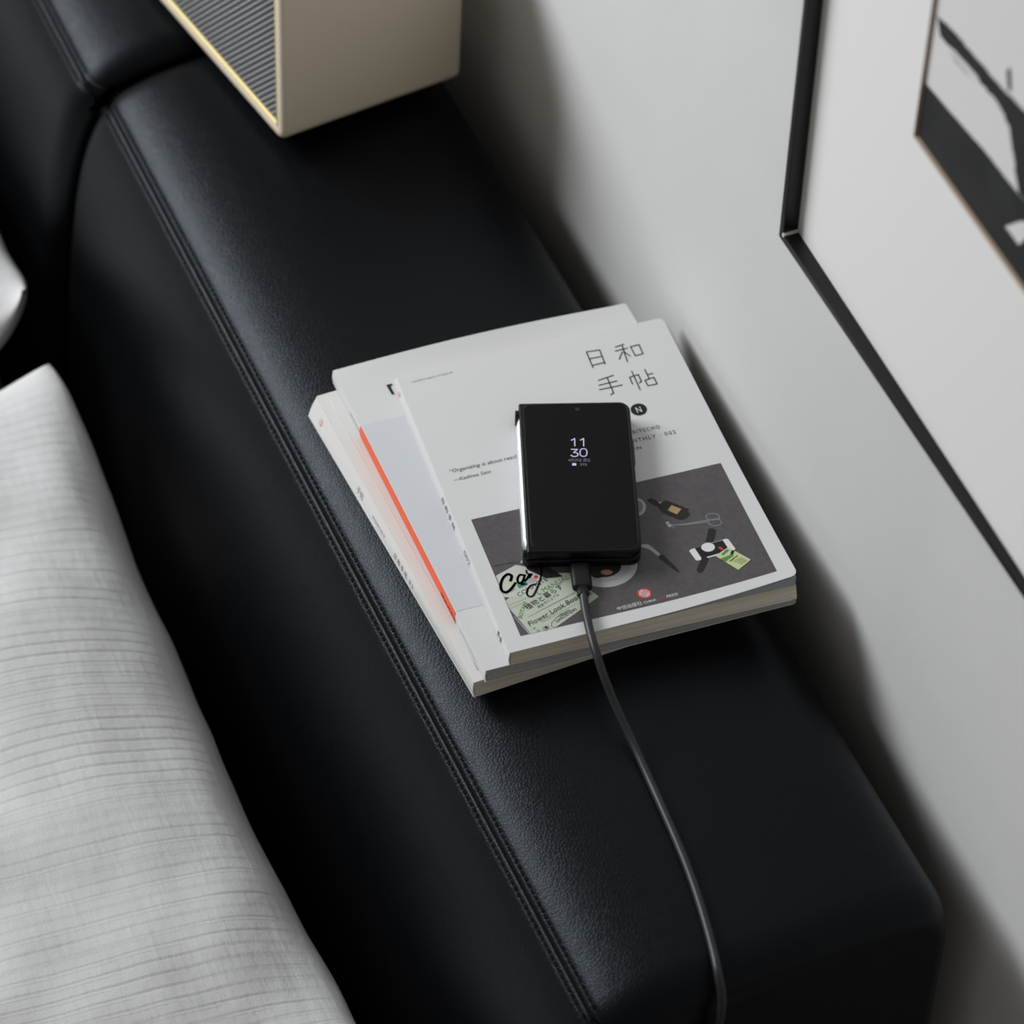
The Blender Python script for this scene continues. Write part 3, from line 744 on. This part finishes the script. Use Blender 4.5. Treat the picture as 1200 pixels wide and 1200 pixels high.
e = pts[-1]
pts += [Vector((.4095, e.y-.001, -.014)), Vector((.4120, e.y-.004, -.05)), Vector((.418, e.y-.012, -.15)), Vector((.43, e.y-.02, -.35)), Vector((.46, e.y-.02, -.56)), Vector((.52, e.y-.03, ZF+RW+.0002)), Vector((.66, e.y-.08, ZF+RW+.0002))]
mesh_obj('wire', *tube(catmull(pts, 10), RW, 14), RUBBER, cable, True)

# ------------------------------------------------------------------ speaker
SYAW = math.radians(8.8)
sc = onz(332, 169, .0125); SW, SD, SH = .27, .152, .175
spk = thing('speaker', 'cream speaker with grey cloth grille and gold piping on the headboard', 'speaker', (sc.x, sc.y, 0), SYAW)
SM = Matrix.Translation(sc) @ Matrix.Rotation(SYAW, 4, 'Z') @ Matrix.Rotation(math.radians(-2.2), 4, 'X') @ Matrix.Rotation(math.radians(-1.7), 4, 'Y')
# local: x from -SW to 0 along the front, y from 0 (front) to SD (back), z up
sf = lambda x, z, y: SM @ Vector((x-SW/2, y, z+SH/2))
out = rrect(SW, SH, (.010,)*4, 8)
rings = []; bev = .006
LIP, REC = .0085, .005
for d, y in ((LIP+.0, REC), (LIP, .0005), (LIP-.0006, 0), (.004, 0)): rings.append([sf(x, z, y) for x, z in offset2(out, d)])
for k in range(4):
    a = math.pi/2*k/3; rings.append([sf(x, z, .004*(1-math.sin(a))) for x, z in offset2(out, .004*(1-math.cos(a)))][:]) if False else None
for k in range(1, 5):
    a = math.pi/2*k/4; rings.append([sf(x, z, .004*(1-math.cos(a))) for x, z in offset2(out, .004*(1-math.sin(a)))])
for k in range(5):
    a = math.pi/2*k/4; rings.append([sf(x, z, SD-bev+bev*math.sin(a)) for x, z in offset2(out, bev*(1-math.cos(a)))])
mesh_obj('cabinet', *loft(rings), CREAM, spk, True)
gw, gh = SW-2*LIP-.002, SH-2*LIP-.002
gr = mesh_obj('grille', *prism(rrect(gw, gh, (.004,)*4, 4), .0, .0015, .0003, lambda x, z, y: sf(x, z, REC-.0001-y), 1), GRILLE, spk)
mb = MB(); k = -(gw+gh)
step = .0056
while k < gw+gh:
    # one diagonal thread z = x*s + k clipped to the grille
    s_ = 1.0; x0, x1 = -gw/2+.001, gw/2-.001; z0, z1_ = -gh/2+.001, gh/2-.001
    xa, xb = max(x0, (z0-k)/s_), min(x1, (z1_-k)/s_)
    if xb-xa > .002:
        P = [sf(xa+(xb-xa)*q/3, (xa+(xb-xa)*q/3)*s_+k, REC-.0018) for q in range(4)]
        mb.add(tube(P, .0009, 6))
    k += step
t = mb.obj('grille_thread', GRILLEL, gr, True); t['kind'] = 'stuff'
mesh_obj('piping', *tube([sf(x, z, REC-.0030) for x, z in offset2(out, LIP+.0014)], .0020, 8, True), GOLD, spk, True)
for sx in (.03, SW-.03):
    for sy in (.025, SD-.025):
        c = SM @ Vector((sx-SW, sy, 0)); mesh_obj('foot', *tube([c-Vector((0, 0, .002)), c+Vector((0, 0, .003))], .008, 14), RUBBER, spk)
